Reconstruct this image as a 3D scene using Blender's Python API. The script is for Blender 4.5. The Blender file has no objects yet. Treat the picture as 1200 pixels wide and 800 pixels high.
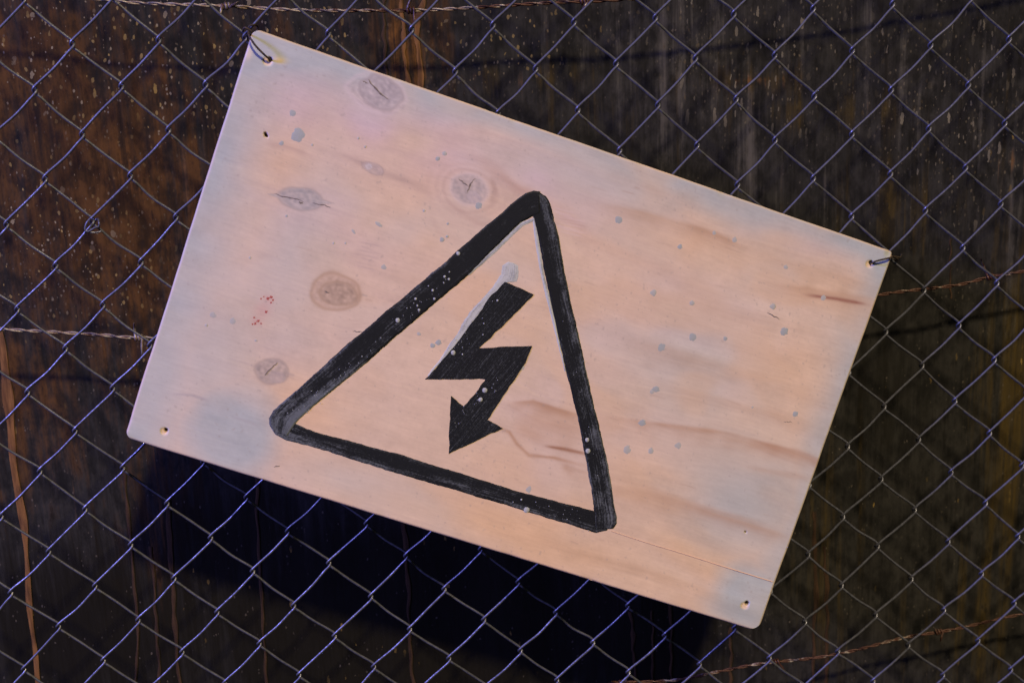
import bpy, math
import numpy as np

rng = np.random.default_rng(7)
scene = bpy.context.scene
C = scene.collection

# ------------------------------------------------------------------ camera
CAM = np.array([-0.174514, -1.219681, 0.373348])
CROT = (1.300026, 0.041839, -0.127663)
LENS = 50.0
cam = bpy.data.cameras.new('camera'); cam_o = bpy.data.objects.new('camera', cam); C.objects.link(cam_o)
cam.lens = LENS; cam.sensor_width = 36.0; cam.clip_start = 0.02; cam.clip_end = 200
cam_o.location = CAM; cam_o.rotation_euler = CROT
cam.dof.use_dof = True; cam.dof.focus_distance = 1.27; cam.dof.aperture_fstop = 6.3
scene.camera = cam_o

# ------------------------------------------------------------------ light
WARM = np.array([-0.27, 1.0, -1.12]); WARM /= np.linalg.norm(WARM)      # travel direction of the warm light
BLUE = np.array([3.2, 1.0, -1.5]); BLUE /= np.linalg.norm(BLUE)       # travel direction of the blue light
world = bpy.data.worlds.new('World'); scene.world = world; world.use_nodes = True
wn = world.node_tree.nodes; wl = world.node_tree.links
bg = wn.get('Background') or wn.new('ShaderNodeBackground')
sky = wn.new('ShaderNodeTexSky'); sky.sky_type = 'NISHITA'; sky.sun_disc = False
sky.sun_elevation = math.asin(-WARM[2]); sky.sun_rotation = math.atan2(-WARM[0], -WARM[1])
wl.new(sky.outputs[0], bg.inputs[0]); bg.inputs[1].default_value = 0.014

def aim(o, d):
    from mathutils import Vector
    o.rotation_euler = Vector(d).to_track_quat('-Z', 'Y').to_euler()
sun = bpy.data.lights.new('warm_sun', 'SUN'); sun.energy = 3.0; sun.angle = math.radians(3.6); sun.color = (1.0, 0.835, 0.55)
sun_o = bpy.data.objects.new('warm_sun', sun); C.objects.link(sun_o); aim(sun_o, WARM); sun_o.location = (1, -3, 3)
blue = bpy.data.lights.new('blue_lamp', 'AREA'); blue.shape = 'DISK'; blue.size = 0.55; blue.energy = 262; blue.color = (0.25, 0.26, 1.0)
blue_o = bpy.data.objects.new('blue_lamp', blue); C.objects.link(blue_o); aim(blue_o, BLUE)
blue_o.location = np.array([0, 0, 0.0]) - BLUE * 4.0

scene.view_settings.view_transform = 'Standard'; scene.view_settings.look = 'None'
scene.view_settings.exposure = 0; scene.view_settings.gamma = 1; scene.view_settings.use_curve_mapping = False
scene.render.engine = 'CYCLES'

# ------------------------------------------------------------------ helpers
def rot(rx, ry, rz):
    c, s = math.cos, math.sin
    X = np.array([[1, 0, 0], [0, c(rx), -s(rx)], [0, s(rx), c(rx)]])
    Y = np.array([[c(ry), 0, s(ry)], [0, 1, 0], [-s(ry), 0, c(ry)]])
    Z = np.array([[c(rz), -s(rz), 0], [s(rz), c(rz), 0], [0, 0, 1]])
    return Z @ Y @ X
CM = rot(*CROT); F = LENS / 36 * 1200
def ray(px):
    px = np.atleast_2d(np.asarray(px, float))
    return np.stack([(px[:, 0] - 600) / F, -(px[:, 1] - 400) / F, -np.ones(len(px))], 1) @ CM.T
def on_plane(px, y):                       # traced point -> the upright plane Y = y
    d = ray(px); return CAM + d * ((y - CAM[1]) / d[:, 1])[:, None]
BP = np.array([-0.028962, -0.039259, 0.039255]); BR = (-0.127221, 0.392582, -0.000654); BM = rot(*BR)
def on_board(px):                          # traced point -> board coordinates (x along, z up), metres
    d = ray(px) @ BM; o = (CAM - BP) @ BM
    p = o + d * (-o[1] / d[:, 1])[:, None]; return p[:, [0, 2]]
def board_to_world(p): return np.asarray(p) @ BM.T + BP

def tag(o, label=None, cat=None, group=None, kind=None):
    if label: o['label'] = label
    if cat: o['category'] = cat
    if group: o['group'] = group
    if kind: o['kind'] = kind
    return o
def empty(name, loc=(0, 0, 0), r=(0, 0, 0)):
    o = bpy.data.objects.new(name, None); C.objects.link(o); o.location = loc; o.rotation_euler = r
    o.empty_display_size = 0.02; return o
def mesh_obj(name, v, faces, mat, parent=None, smooth=True, col=None):
    me = bpy.data.meshes.new(name)
    v = np.asarray(v, np.float32); faces = np.asarray(faces, np.int32)
    n, k = faces.shape
    me.vertices.add(len(v)); me.vertices.foreach_set('co', v.ravel())
    me.loops.add(n * k); me.loops.foreach_set('vertex_index', faces.ravel())
    me.polygons.add(n); me.polygons.foreach_set('loop_start', np.arange(0, n * k, k, dtype=np.int32))
    me.polygons.foreach_set('use_smooth', np.full(n, smooth))
    me.update(calc_edges=True); me.validate()
    if col is not None:
        a = me.color_attributes.new('tint', 'FLOAT_COLOR', 'POINT')
        a.data.foreach_set('color', np.c_[col, np.ones(len(col))].astype(np.float32).ravel())
    me.materials.append(mat)
    o = bpy.data.objects.new(name, me); C.objects.link(o)
    if parent: o.parent = parent
    return o
def catmull(P, n):
    P = np.asarray(P, float); Q = np.vstack([2 * P[0] - P[1], P, 2 * P[-1] - P[-2]]); out = []
    t = np.linspace(0, 1, n, endpoint=False)[:, None]
    for i in range(len(P) - 1):
        a, b, c, d = Q[i:i + 4]
        out.append(.5 * (2 * b + (c - a) * t + (2 * a - 5 * b + 4 * c - d) * t ** 2 + (3 * b - a - 3 * c + d) * t ** 3))
    return np.vstack(out + [P[-1:]])
def tube_geo(P, r, sides=8):
    P = np.asarray(P, float); n = len(P); r = np.broadcast_to(r, (n,))
    T = np.gradient(P, axis=0); T /= np.linalg.norm(T, axis=1)[:, None] + 1e-12
    u = np.cross(T[0], [0.3, 1, 0.2]); u /= np.linalg.norm(u); U = np.empty_like(P)
    for i in range(n):
        u = u - T[i] * (u @ T[i]); u /= np.linalg.norm(u); U[i] = u
    W = np.cross(T, U); a = np.linspace(0, 2 * math.pi, sides, endpoint=False)
    V = P[:, None] + r[:, None, None] * (np.cos(a)[None, :, None] * U[:, None] + np.sin(a)[None, :, None] * W[:, None])
    V = V.reshape(-1, 3); i = np.arange(n - 1)[:, None] * sides; j = np.arange(sides)[None]; k = (j + 1) % sides
    Fq = np.stack([i + j, i + k, i + sides + k, i + sides + j], -1).reshape(-1, 4)
    caps = []
    for base, c in ((0, P[0]), ((n - 1) * sides, P[-1])):
        ci = len(V); V = np.vstack([V, c[None]])
        for q in range(0, sides, 2): caps.append([ci, base + q, base + (q + 1) % sides, base + (q + 2) % sides])
    return V, np.vstack([Fq, caps])
def join(parts):
    V = []; Fc = []; n = 0
    for v, f in parts: V.append(v); Fc.append(np.asarray(f) + n); n += len(v)
    return np.vstack(V), np.vstack(Fc)
def resample(P, n):
    P = np.asarray(P, float); s = np.r_[0, np.cumsum(np.linalg.norm(np.diff(P, axis=0), axis=1))]; s /= s[-1]
    t = np.linspace(0, 1, n); return np.stack([np.interp(t, s, P[:, i]) for i in range(P.shape[1])], 1)
def field(shape, sx, sy, seed):            # smooth random field, unit variance
    g = np.random.default_rng(seed).standard_normal(shape)
    fy = np.fft.fftfreq(shape[0])[:, None]; fx = np.fft.rfftfreq(shape[1])[None]
    g = np.fft.irfft2(np.fft.rfft2(g) * np.exp(-2 * (math.pi * fx * sx) ** 2 - 2 * (math.pi * fy * sy) ** 2), shape)
    return g / g.std()
def sstep(a, b, x): t = np.clip((x - a) / (b - a), 0, 1); return t * t * (3 - 2 * t)

# ------------------------------------------------------------------ materials
class NT:
    def __init__(s, name):
        s.m = bpy.data.materials.new(name); s.m.use_nodes = True; s.t = s.m.node_tree; s.n = s.t.nodes; s.l = s.t.links
        s.b = s.n['Principled BSDF']
    def new(s, kind, **kw):
        x = s.n.new('ShaderNode' + kind)
        for k, v in kw.items():
            if k[0] == '_': x.inputs[k[1:].replace('_', ' ')].default_value = v
            else: setattr(x, k, v)
        return x
    def link(s, a, b): s.l.new(a, b)
    def noise(s, vec, scale, detail=4, rough=.55, dist=0):
        x = s.new('TexNoise', _Scale=scale, _Detail=detail, _Roughness=rough, _Distortion=dist); s.link(vec, x.inputs['Vector']); return x.outputs['Fac']
    def mapping(s, vec, sc, loc=(0, 0, 0), r=(0, 0, 0)):
        x = s.new('Mapping'); x.inputs['Scale'].default_value = sc; x.inputs['Location'].default_value = loc; x.inputs['Rotation'].default_value = r
        s.link(vec, x.inputs['Vector']); return x.outputs[0]
    def ramp(s, v, a, b, lo=0., hi=1.):
        x = s.new('MapRange', clamp=True, interpolation_type='SMOOTHSTEP')
        x.inputs['From Min'].default_value = a; x.inputs['From Max'].default_value = b; x.inputs['To Min'].default_value = lo; x.inputs['To Max'].default_value = hi
        s.link(v, x.inputs['Value']); return x.outputs[0]
    def math(s, op, a, b=None):
        x = s.new('Math', operation=op)
        for i, v in enumerate((a, b)):
            if v is None: continue
            if isinstance(v, (int, float)): x.inputs[i].default_value = v
            else: s.link(v, x.inputs[i])
        return x.outputs[0]
    def mix(s, fac, a, b, blend='MIX'):
        x = s.new('Mix', data_type='RGBA', blend_type=blend)
        for sock, v in ((x.inputs[0], fac), (x.inputs[6], a), (x.inputs[7], b)):
            if isinstance(v, (int, float)): sock.default_value = v
            elif isinstance(v, tuple): sock.default_value = (*v, 1)
            else: s.link(v, sock)
        return x.outputs[2]
    def bump(s, h, strength, dist):
        x = s.new('Bump', _Strength=strength, _Distance=dist); s.link(h, x.inputs['Height']); s.link(x.outputs[0], s.b.inputs['Normal'])
    def set(s, col=None, rough=None, metal=None, spec=None):
        for nm, v in (('Base Color', col), ('Roughness', rough), ('Metallic', metal), ('Specular IOR Level', spec)):
            if v is None: continue
            if isinstance(v, tuple): s.b.inputs[nm].default_value = (*v, 1)
            elif isinstance(v, (int, float)): s.b.inputs[nm].default_value = v
            else: s.link(v, s.b.inputs[nm])
        return s.m
    def coord(s): return s.new('TexCoord').outputs['Object']

def mat_wire(name, c0, c1, metal=.75, rough=.42, rust=None):
    t = NT(name); g = t.new('NewGeometry').outputs['Position']
    n = t.noise(g, 260, 3); col = t.mix(t.ramp(n, .35, .65), c0, c1)
    if rust:
        n2 = t.noise(g, 55, 5, .65); sx = t.new('SeparateXYZ'); t.link(g, sx.inputs[0])
        w = t.math('ADD', n2, t.ramp(sx.outputs[0], -.38, .05, -.10, .13)); col = t.mix(t.ramp(w, .50, .60), col, rust)
    n3 = t.noise(g, 900, 2); t.bump(n3, .25, .0004)
    return t.set(col, t.ramp(n, .3, .7, rough - .08, rough + .12), metal, .4)
M_FENCE = mat_wire('galvanised_wire', (.160, .156, .182), (.092, .090, .105), .5, .36)
M_BARB = mat_wire('rusted_barbed_wire', (.33, .28, .23), (.20, .13, .10), .35, .5, rust=(.075, .030, .018))
M_TIE = mat_wire('dark_iron_wire', (.022, .015, .011), (.055, .032, .016), .1, .65)

def mat_tint(name, rough, grain=True):
    t = NT(name); g = t.coord(); a = t.new('Attribute', attribute_name='tint').outputs['Color']
    if grain:
        m = t.mapping(g, (40, 1, 420)); n = t.noise(m, 1.0, 6, .65)
        m2 = t.mapping(g, (90, 1, 1500)); n2 = t.noise(m2, 1.0, 3, .6)
        f = t.noise(g, 1100, 3, .7)
        k = t.math('ADD', t.math('MULTIPLY', n, .50), t.math('ADD', t.math('MULTIPLY', n2, .28), t.math('MULTIPLY', f, .22)))
        v = t.ramp(k, .30, .70, .935, 1.04)
        x = t.new('Vectors') if False else t.new('VectorMath', operation='SCALE'); t.link(a, x.inputs[0]); t.link(v, x.inputs['Scale'])
        t.bump(k, .22, .0005)
        return t.set(x.outputs[0], rough, 0, .25)
    f = t.noise(g, 1500, 3, .7); t.bump(f, .4, .0003)
    return t.set(a, rough, 0, .3)
M_BOARD = mat_tint('weathered_plywood', .62)
def mat_plain(name, c0, c1, rough, scale=600, bump=.3):
    t = NT(name); g = t.coord(); n = t.noise(g, scale, 4, .65)
    t.bump(n, bump, .0003); return t.set(t.mix(t.ramp(n, .3, .7), c0, c1), rough, 0, .35)
def mat_brush(name, dark, pale, amount):
    # black paint brushed on dry: streaks run along the stroke ('tint' holds along, across, wear)
    t = NT(name); a = t.new('Attribute', attribute_name='tint').outputs['Color']
    sp = t.new('SeparateColor'); t.link(a, sp.inputs[0])
    cb = t.new('CombineXYZ'); t.link(sp.outputs[0], cb.inputs[0]); t.link(sp.outputs[1], cb.inputs[1])
    n = t.noise(t.mapping(cb.outputs[0], (26, 1500, 1)), 1, 5, .6)
    g = t.coord(); n2 = t.noise(g, 520, 5, .72)
    s = t.math('ADD', t.math('MULTIPLY', n, .6), t.math('MULTIPLY', n2, .4))
    m = t.ramp(t.math('ADD', t.math('MULTIPLY', t.math('SUBTRACT', s, .5), 2.4), sp.outputs[2]), .02, .52)
    c = t.mix(t.math('MULTIPLY', m, amount), dark, pale)
    c = t.mix(t.ramp(t.noise(g, 2300, 2, .6), .70, .76, 0, .55), c, (.22, .23, .25))
    t.bump(s, .5, .0004)
    return t.set(c, t.ramp(n2, .3, .7, .5, .7), 0, .18)
M_BLACK = mat_brush('brushed_black_paint', (.010, .0105, .012), (.15, .16, .175), .8)
M_WHITE = mat_brush('scraped_white_paint', (.50, .49, .46), (.26, .255, .25), .95)
M_SPOT = mat_plain('grey_paint_drip', (.40, .40, .385), (.33, .335, .325), .5)
M_SPOTW = mat_plain('pale_paint_drip', (.43, .43, .42), (.34, .345, .34), .5)
M_RED = mat_plain('red_paint_fleck', (.34, .05, .045), (.45, .12, .10), .5)
M_CRACK = mat_plain('open_crack', (.13, .10, .085), (.24, .19, .165), .8)
M_INK = mat_plain('dark_fleck', (.02, .015, .012), (.04, .03, .02), .7)

def mat_wall():
    t = NT('rusted_dark_steel'); g = t.new('NewGeometry').outputs['Position']
    sx = t.new('SeparateXYZ'); t.link(g, sx.inputs[0]); X = sx.outputs[0]; Z = sx.outputs[2]
    def attr(nm):
        sp = t.new('SeparateColor'); t.link(t.new('Attribute', attribute_name=nm).outputs['Color'], sp.inputs[0]); return sp.outputs
    zr, zo, zy = attr('rust_zone'); zp, zk, zd = attr('dust_shade_zone')
    def off(n, k): return t.math('MULTIPLY', t.math('SUBTRACT', n, .5), k)
    streak = t.noise(t.mapping(g, (75, 1, 5.5)), 1, 7, .66, .3)
    st2 = t.noise(t.mapping(g, (120, 1, 4), (17, 0, 3)), 1, 6, .6)
    st3 = t.noise(t.mapping(g, (58, 1, 2.5), (31, 0, 8)), 1, 6, .62)
    fine = t.noise(t.mapping(g, (380, 1, 24)), 1, 5, .62)
    mott = t.noise(t.mapping(g, (60, 1, 34), (2, 0, 6)), 1, 7, .68)
    blot = t.noise(t.mapping(g, (9, 9, 7), (5, 0, 2)), 1, 5, .6)
    m2 = t.math('ADD', t.math('MULTIPLY', mott, .78), t.math('MULTIPLY', fine, .22))
    dark = t.mix(t.ramp(m2, .36, .66), (.0122, .0110, .0098), (.036, .0325, .0290))
    rust = t.mix(t.ramp(m2, .38, .64), (.031, .0155, .0062), (.095, .043, .0135))
    col = t.mix(t.ramp(t.math('ADD', zr, t.math('ADD', off(streak, 1.5), off(mott, .9))), .25, .85), dark, rust)
    col = t.mix(t.ramp(t.math('ADD', zy, t.math('ADD', off(st3, 2.0), off(fine, .5))), .22, .85, 0, .9), col, (.078, .050, .0125))
    col = t.mix(t.ramp(t.math('ADD', zp, t.math('ADD', off(st2, 2.0), off(mott, .9))), .28, .95, 0, .85), col, (.105, .092, .077))
    col = t.mix(t.ramp(t.math('ADD', zo, t.math('ADD', off(st2, 2.4), off(mott, .8))), .40, 1.0, 0, .9), col, (.20, .082, .019))
    # scattered patches of the old black paint
    col = t.mix(t.ramp(t.math('ADD', t.math('MULTIPLY', mott, .5), t.math('MULTIPLY', st3, .5)), .53, .61, 0, .75), col, (.0090, .0078, .0070))
    col = t.mix(t.ramp(t.math('ADD', zd, t.math('ADD', off(streak, 1.2), off(mott, .6))), .30, .75, 0, .92), col, (.0088, .0072, .0046))  # zd: shade put into the colour, blending the edge of the sign's shadow
    # blisters and chips, longer than wide
    def chips(sc, keep, c, amt, seed, zlo=None, dens=None):
        v = t.new('TexVoronoi', feature='F1', _Randomness=1.0); v.inputs['Scale'].default_value = 1
        w = t.noise(g, 160, 3, .6)
        vm = t.new('VectorMath', operation='ADD'); t.link(t.mapping(g, sc, (seed, seed * .7, seed * 1.3)), vm.inputs[0])
        cx = t.new('CombineXYZ'); t.link(t.math('MULTIPLY', t.math('SUBTRACT', w, .5), .9), cx.inputs[0]); t.link(t.math('MULTIPLY', t.math('SUBTRACT', w, .5), .7), cx.inputs[2]); t.link(cx.outputs[0], vm.inputs[1])
        t.link(vm.outputs[0], v.inputs['Vector'])
        s = t.new('SeparateColor'); t.link(v.outputs['Color'], s.inputs[0])
        size = t.ramp(s.outputs[0], 1 - keep, 1.0, .04, .36)
        m = t.math('LESS_THAN', v.outputs['Distance'], size)
        thr = t.math('GREATER_THAN', s.outputs[0], 1 - keep)
        m = t.math('MULTIPLY', m, thr)
        m = t.math('MULTIPLY', m, t.ramp(s.outputs[1], 0, 1, .25, 1))
        if dens is not None: m = t.math('MULTIPLY', m, dens)
        return m, c, amt
    _u = t.ramp(t.math('ADD', Z, t.math('MULTIPLY', t.math('SUBTRACT', blot, .5), .35)), -.12, .22)
    kx = t.ramp(t.math('ADD', zk, off(blot, .8)), .15, .75)
    right = t.ramp(X, -.02, .16); lft = t.ramp(X, .16, -.02, .12, 1)
    for sc, keep, c, amt, seed, d in (
            ((250, 250, 150), .30, (.33, .225, .08), .95, 3.1, t.math('MULTIPLY', kx, lft)),
            ((360, 360, 230), .34, (.24, .19, .12), .9, 7.7, t.math('MULTIPLY', kx, t.ramp(X, .16, -.02, .45, 1))),
            ((150, 150, 95), .12, (.23, .18, .11), .85, 4.4, t.math('MULTIPLY', kx, lft)),
            ((190, 190, 52), .20, (.22, .185, .13), .8, 1.9, t.math('MULTIPLY', kx, right)),
            ((330, 330, 105), .18, (.17, .145, .11), .8, 6.2, t.math('MULTIPLY', kx, right)),
            ((230, 230, 70), .07, (.25, .16, .045), .9, 5.3, t.ramp(t.noise(g, 14, 2), .5, .62)),
            ((420, 420, 260), .13, (.11, .09, .07), .7, 9.4, t.ramp(t.noise(g, 20, 2), .42, .6))):
        m, c, amt = chips(sc, keep, c, amt, seed, None, d)
        col = t.mix(t.math('MULTIPLY', m, amt), col, c)
    h = t.math('ADD', t.math('MULTIPLY', mott, .7), t.math('MULTIPLY', fine, .35))
    t.bump(h, .35, .0012)
    return t.set(col, t.ramp(fine, .3, .7, .55, .78), 0, .10)
M_WALL = mat_wall()
def mat_run(name, c0, c1):
    t = NT(name); g = t.new('NewGeometry').outputs['Position']
    n = t.noise(t.mapping(g, (300, 1, 26)), 1, 5, .65)
    return t.set(t.mix(t.ramp(n, .3, .68), c0, c1), .65, 0, .25)
M_RUN_O = mat_run('orange_rust_run', (.085, .036, .012), (.23, .105, .035))
M_RUN_B = mat_run('brown_rust_run', (.024, .013, .008), (.062, .032, .016))

# ------------------------------------------------------------------ the wall behind
YW = 0.092; YB = 0.043
nx, nz = 260, 150
xs = np.linspace(-.95, .95, nx); zs = np.linspace(-.72, .66, nz)
GX, GZ = np.meshgrid(xs, zs)
GY = YW + .0013 * field((nz, nx), 3, 26, 11) * .5 + .0009 * field((nz, nx), 14, 30, 12)
V = np.stack([GX, GY, GZ], -1).reshape(-1, 3); nf = len(V)
V = np.vstack([V, V + [0, .02, 0]])
idx = np.arange(nf).reshape(nz, nx)
q = np.stack([idx[:-1, :-1], idx[:-1, 1:], idx[1:, 1:], idx[1:, :-1]], -1).reshape(-1, 4)
fc = [q, q[:, ::-1] + nf]
for e in (idx[0], idx[-1][::-1], idx[:, 0][::-1], idx[:, -1]):
    fc.append(np.stack([e[1:], e[:-1], e[:-1] + nf, e[1:] + nf], -1))
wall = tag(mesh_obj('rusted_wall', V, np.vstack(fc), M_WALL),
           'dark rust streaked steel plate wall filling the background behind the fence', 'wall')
wq = (np.stack([GX, GY, GZ], -1).reshape(-1, 3) - CAM) @ CM
WX = 600 + F * wq[:, 0] / -wq[:, 2]; WY = 400 - F * wq[:, 1] / -wq[:, 2]          # tracing coordinates of the plate
def zone(L):
    z = np.zeros(len(WX))
    for x, y, sx, sy, w in L: z = np.maximum(z, w * np.exp(-((WX - x) / sx) ** 2 - ((WY - y) / sy) ** 2))
    return np.r_[z, z]
Z_R = zone([(120, 230, 190, 240, .85), (40, 90, 170, 150, .75), (280, 50, 130, 90, .5), (190, 610, 90, 150, .5), (30, 470, 100, 160, .6), (200, 440, 90, 120, .6), (470, 50, 90, 90, .6), (-150, 300, 150, 500, .6)])
Z_O = zone([(475, 55, 34, 80, .75), (150, 190, 50, 60, .35), (190, 640, 18, 160, .5), (890, 96, 60, 12, .6), (560, 92, 60, 10, .45), (1190, 190, 30, 20, .35)])
Z_Y = zone([(1185, 500, 50, 220, .65), (1140, 720, 110, 130, .40), (965, 650, 40, 190, .45), (880, 95, 110, 30, .5), (1250, 500, 90, 300, .4), (640, 90, 120, 20, .35), (1060, 250, 90, 60, .35), (950, 130, 140, 30, .4), (700, 130, 90, 40, .3)])
Z_P = zone([(790, 90, 30, 170, .65), (735, 100, 24, 110, .4), (880, 190, 26, 150, .6), (1010, 40, 30, 90, .35), (1145, 130, 26, 170, .4), (640, 60, 22, 80, .35), (1185, 270, 24, 150, .45), (930, 60, 20, 80, .4), (840, 60, 30, 120, .45), (1060, 100, 40, 140, .4), (690, 60, 30, 90, .35), (985, 220, 30, 80, .4)])
Z_K = zone([(150, 60, 200, 110, .95), (60, 280, 150, 130, .75), (170, 430, 90, 60, .5), (330, 20, 120, 50, .9), (620, 50, 200, 80, .6), (900, 70, 200, 110, .75), (1120, 130, 120, 150, .8), (1130, 340, 90, 60, .4), (140, 330, 100, 110, .6)])
Z_D = zone([(480, 730, 360, 170, 1.0), (120, 740, 280, 150, .82), (260, 640, 160, 120, .75), (760, 760, 160, 120, .8), (90, 640, 90, 60, .5), (1040, 470, 70, 160, .5), (560, 130, 60, 40, .5)])  # lower wall coloured darker so the sign's cast shadow merges with it
for nm, cs in (('rust_zone', (Z_R, Z_O, Z_Y)), ('dust_shade_zone', (Z_P, Z_K, Z_D))):
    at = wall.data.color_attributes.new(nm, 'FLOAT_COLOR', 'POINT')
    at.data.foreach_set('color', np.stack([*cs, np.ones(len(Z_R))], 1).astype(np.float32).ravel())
def rust_run(pts, w0, w1, mat, label=None):
    P = catmull(on_plane(pts, YW), 10); P = resample(P, 70); n = len(P); t = np.linspace(0, 1, n)
    j = field((1, n), 2.2, 0, int(pts[0][0] * 7 + pts[0][1]) % 9999)[0]
    w = (w0 + (w1 - w0) * t) * .00073 * .5 * (1 + .22 * j)
    P[:, 0] += .0006 * field((1, n), 3, 0, int(pts[0][0]) + 50)[0]
    off = w[:, None] * np.array([1, 0, 0.])
    Vv = np.vstack([P - off, P, P + off])
    gi = np.clip((Vv[:, 2] - zs[0]) / (zs[1] - zs[0]), 0, nz - 1.001); gj = np.clip((Vv[:, 0] - xs[0]) / (xs[1] - xs[0]), 0, nx - 1.001)
    a, b = gi.astype(int), gj.astype(int); fa, fb = gi - a, gj - b
    Vv[:, 1] = (GY[a, b] * (1 - fb) + GY[a, b + 1] * fb) * (1 - fa) + (GY[a + 1, b] * (1 - fb) + GY[a + 1, b + 1] * fb) * fa - .0004
    Vv[n:2 * n, 1] -= .0003
    i = np.arange(n - 1)
    Fq = np.vstack([np.stack([i, i + 1, i + 1 + n, i + n], -1), np.stack([i + n, i + 1 + n, i + 1 + 2 * n, i + 2 * n], -1)])
    o = mesh_obj('rust_run', Vv, Fq, mat, wall)
    if label: o['label'] = label
rust_run([(-6, 385), (3, 420), (9, 470), (16, 545), (25, 610), (33, 690), (39, 750), (45, 815)], 9, 5, M_RUN_O, 'orange rust run down the left of the wall')
for pts, a, b in (
        ([(146, 545), (152, 640), (160, 730), (158, 810)], 4, 3), ([(196, 580), (201, 660), (206, 740), (212, 815)], 6, 3),
        ([(176, 640), (182, 720), (188, 812)], 3, 3), ([(473, 610), (478, 690), (481, 760), (486, 815)], 5, 4),
        ([(738, 716), (742, 760), (746, 815)], 5, 4), ([(764, 715), (766, 815)], 4, 3), ([(786, 706), (788, 815)], 4, 3),
        ([(954, 600), (956, 690), (952, 810)], 6, 4), ([(966, 640), (969, 720), (968, 810)], 5, 4),
        ([(856, 735), (857, 815)], 4, 3), ([(498, -5), (488, 25), (491, 60), (494, 110)], 8, 5),
        ([(470, -5), (472, 40), (478, 100)], 4, 5), ([(448, -5), (450, 60), (452, 100)], 3, 3),
        ([(1114, 280), (1114, 350)], 2, 2), ([(300, 560), (306, 700), (312, 812)], 4, 3)):
    rust_run(pts, a, b, M_RUN_O if pts[0][1] == -5 and a > 3 else M_RUN_B)

# ------------------------------------------------------------------ chain link fence
A = .035; ASP = 1.043029
PC = np.array([[.00125, -.00319], [-.00051, .00194], [-.00667, .00785], [6e-05, .00014], [.00245, -.00293], [-.00182, -.00014], [.00037, .00196], [-.0015, .00337], [.00093, .00071], [.00073, .00246], [-.0013, -.00581], [.00445, -.00534], [.00386, -.00037], [.0005, -.00105], [-.00053, .00105]])
def knot(c, r):
    u = min(max((c - 11) / 13, -1.08), 1.08); v = min(max((r - 8.5) / 9.5, -1.08), 1.08)
    B = np.array([u ** i * v ** j for i in range(5) for j in range(5 - i)])
    d = B @ PC
    h = np.random.default_rng(int((c + 50) * 997 + (r + 50) * 31)).standard_normal(3)
    return np.array([(c - 11) * A + d[0] + h[0] * .0005, h[2] * .0006, -(r - 8.5) * A * ASP + d[1] + h[1] * .0005])
fence = tag(empty('chain_link_fence', (0, 0, -.40)), 'galvanised diamond chain link fence with the plywood sign tied to it', 'fence')
RW, D, E_, O_ = .00114, .0019, .0031, .0012
for k in range(-7, 30):
    ctrl = []
    for r in range(-5, 24):
        if (k + r) % 2 == 0:               # left bend: from the front to the back
            kn = knot(k, r); s = -1
        else:                              # right bend: from the back to the front
            kn = knot(k + 1, r); s = 1
        yi, yo = (-D, D) if s < 0 else (D, -D)
        inn = np.array([-s * .0042, yi, E_ + .0031]); out = np.array([-s * .0042, yo, -E_ - .0036])
        ctrl += [kn + inn, kn + [s * O_ * .15, yi * .95, E_ * .75], kn + [s * O_ * 1.25, 0, 0], kn + [s * O_ * .3, yo * .95, -E_ * .8], kn + out]
        # middle of the next run, bowed a little
        kn2 = knot(k + 1, r + 1) if s < 0 else knot(k, r + 1)
        mid = (kn + kn2) / 2; h = np.random.default_rng((k + 60) * 613 + r + 77).standard_normal(2)
        ctrl.append(mid + [h[0] * .0004 + s * .0006, yo * 1.05, -.0005 + h[1] * .0005])
    P = catmull(np.array(ctrl), 4) + [0, 0, .40]
    v, f = tube_geo(P, RW, 8)
    mesh_obj('wire', v, f, M_FENCE, fence)

# ------------------------------------------------------------------ barbed wire behind the mesh
def coil(p, T, turns, r, rw, prong, dirs):
    T = T / np.linalg.norm(T); u = np.cross(T, [0, 1, 0]); u /= np.linalg.norm(u); w = np.cross(T, u)
    a = np.linspace(0, turns * 2 * math.pi, int(14 * turns)); ph = .6
    H = p + (a / a[-1] - .5)[:, None] * T * rw * 2.3 * turns + r * (np.cos(a + ph)[:, None] * u + np.sin(a + ph)[:, None] * w)
    s = H[0] + np.array(dirs[0]) * prong[0]; e = H[-1] + np.array(dirs[1]) * prong[1]
    P = np.vstack([s[None], (s * .45 + H[0] * .55)[None], H, (e * .45 + H[-1] * .55)[None], e[None]])
    rr = np.full(len(P), rw); rr[0] = rr[-1] = rw * .35
    return tube_geo(P, rr, 7)
def barbed(pts, label, barbs, seed, rad=.00088):
    P = resample(catmull(on_plane(pts, YB), 14), 700)
    L = np.r_[0, np.cumsum(np.linalg.norm(np.diff(P, axis=0), axis=1))]
    root = tag(empty('barbed_wire', P[0]), label, 'barbed wire', 'barbed wire strung behind the fence')
    jit = field((1, 700), 22, 0, seed)[0]; P[:, 2] += jit * .0007
    ph = L / .030 * 2 * math.pi + .6 * jit
    for s in (0, math.pi):
        Q = P.copy(); Q[:, 1] += np.cos(ph + s) * rad * .95; Q[:, 2] += np.sin(ph + s) * rad * 1.05
        v, f = tube_geo(Q - P[0], rad, 7); mesh_obj('strand', v, f, M_BARB, root)
    for bx, by, prong, dirs in barbs:
        t = on_plane([(bx, by)], YB)[0][0]; i = int(np.argmin(abs(P[:, 0] - t))); i = min(max(i, 2), 697)
        dd = [np.array(d, float) / np.linalg.norm(d) for d in dirs]
        v, f = coil(P[i] - P[0], P[i + 2] - P[i - 2], 2.2, rad * 2.6, .0012, prong, dd)
        mesh_obj('barb', v, f, M_BARB, root)
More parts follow.
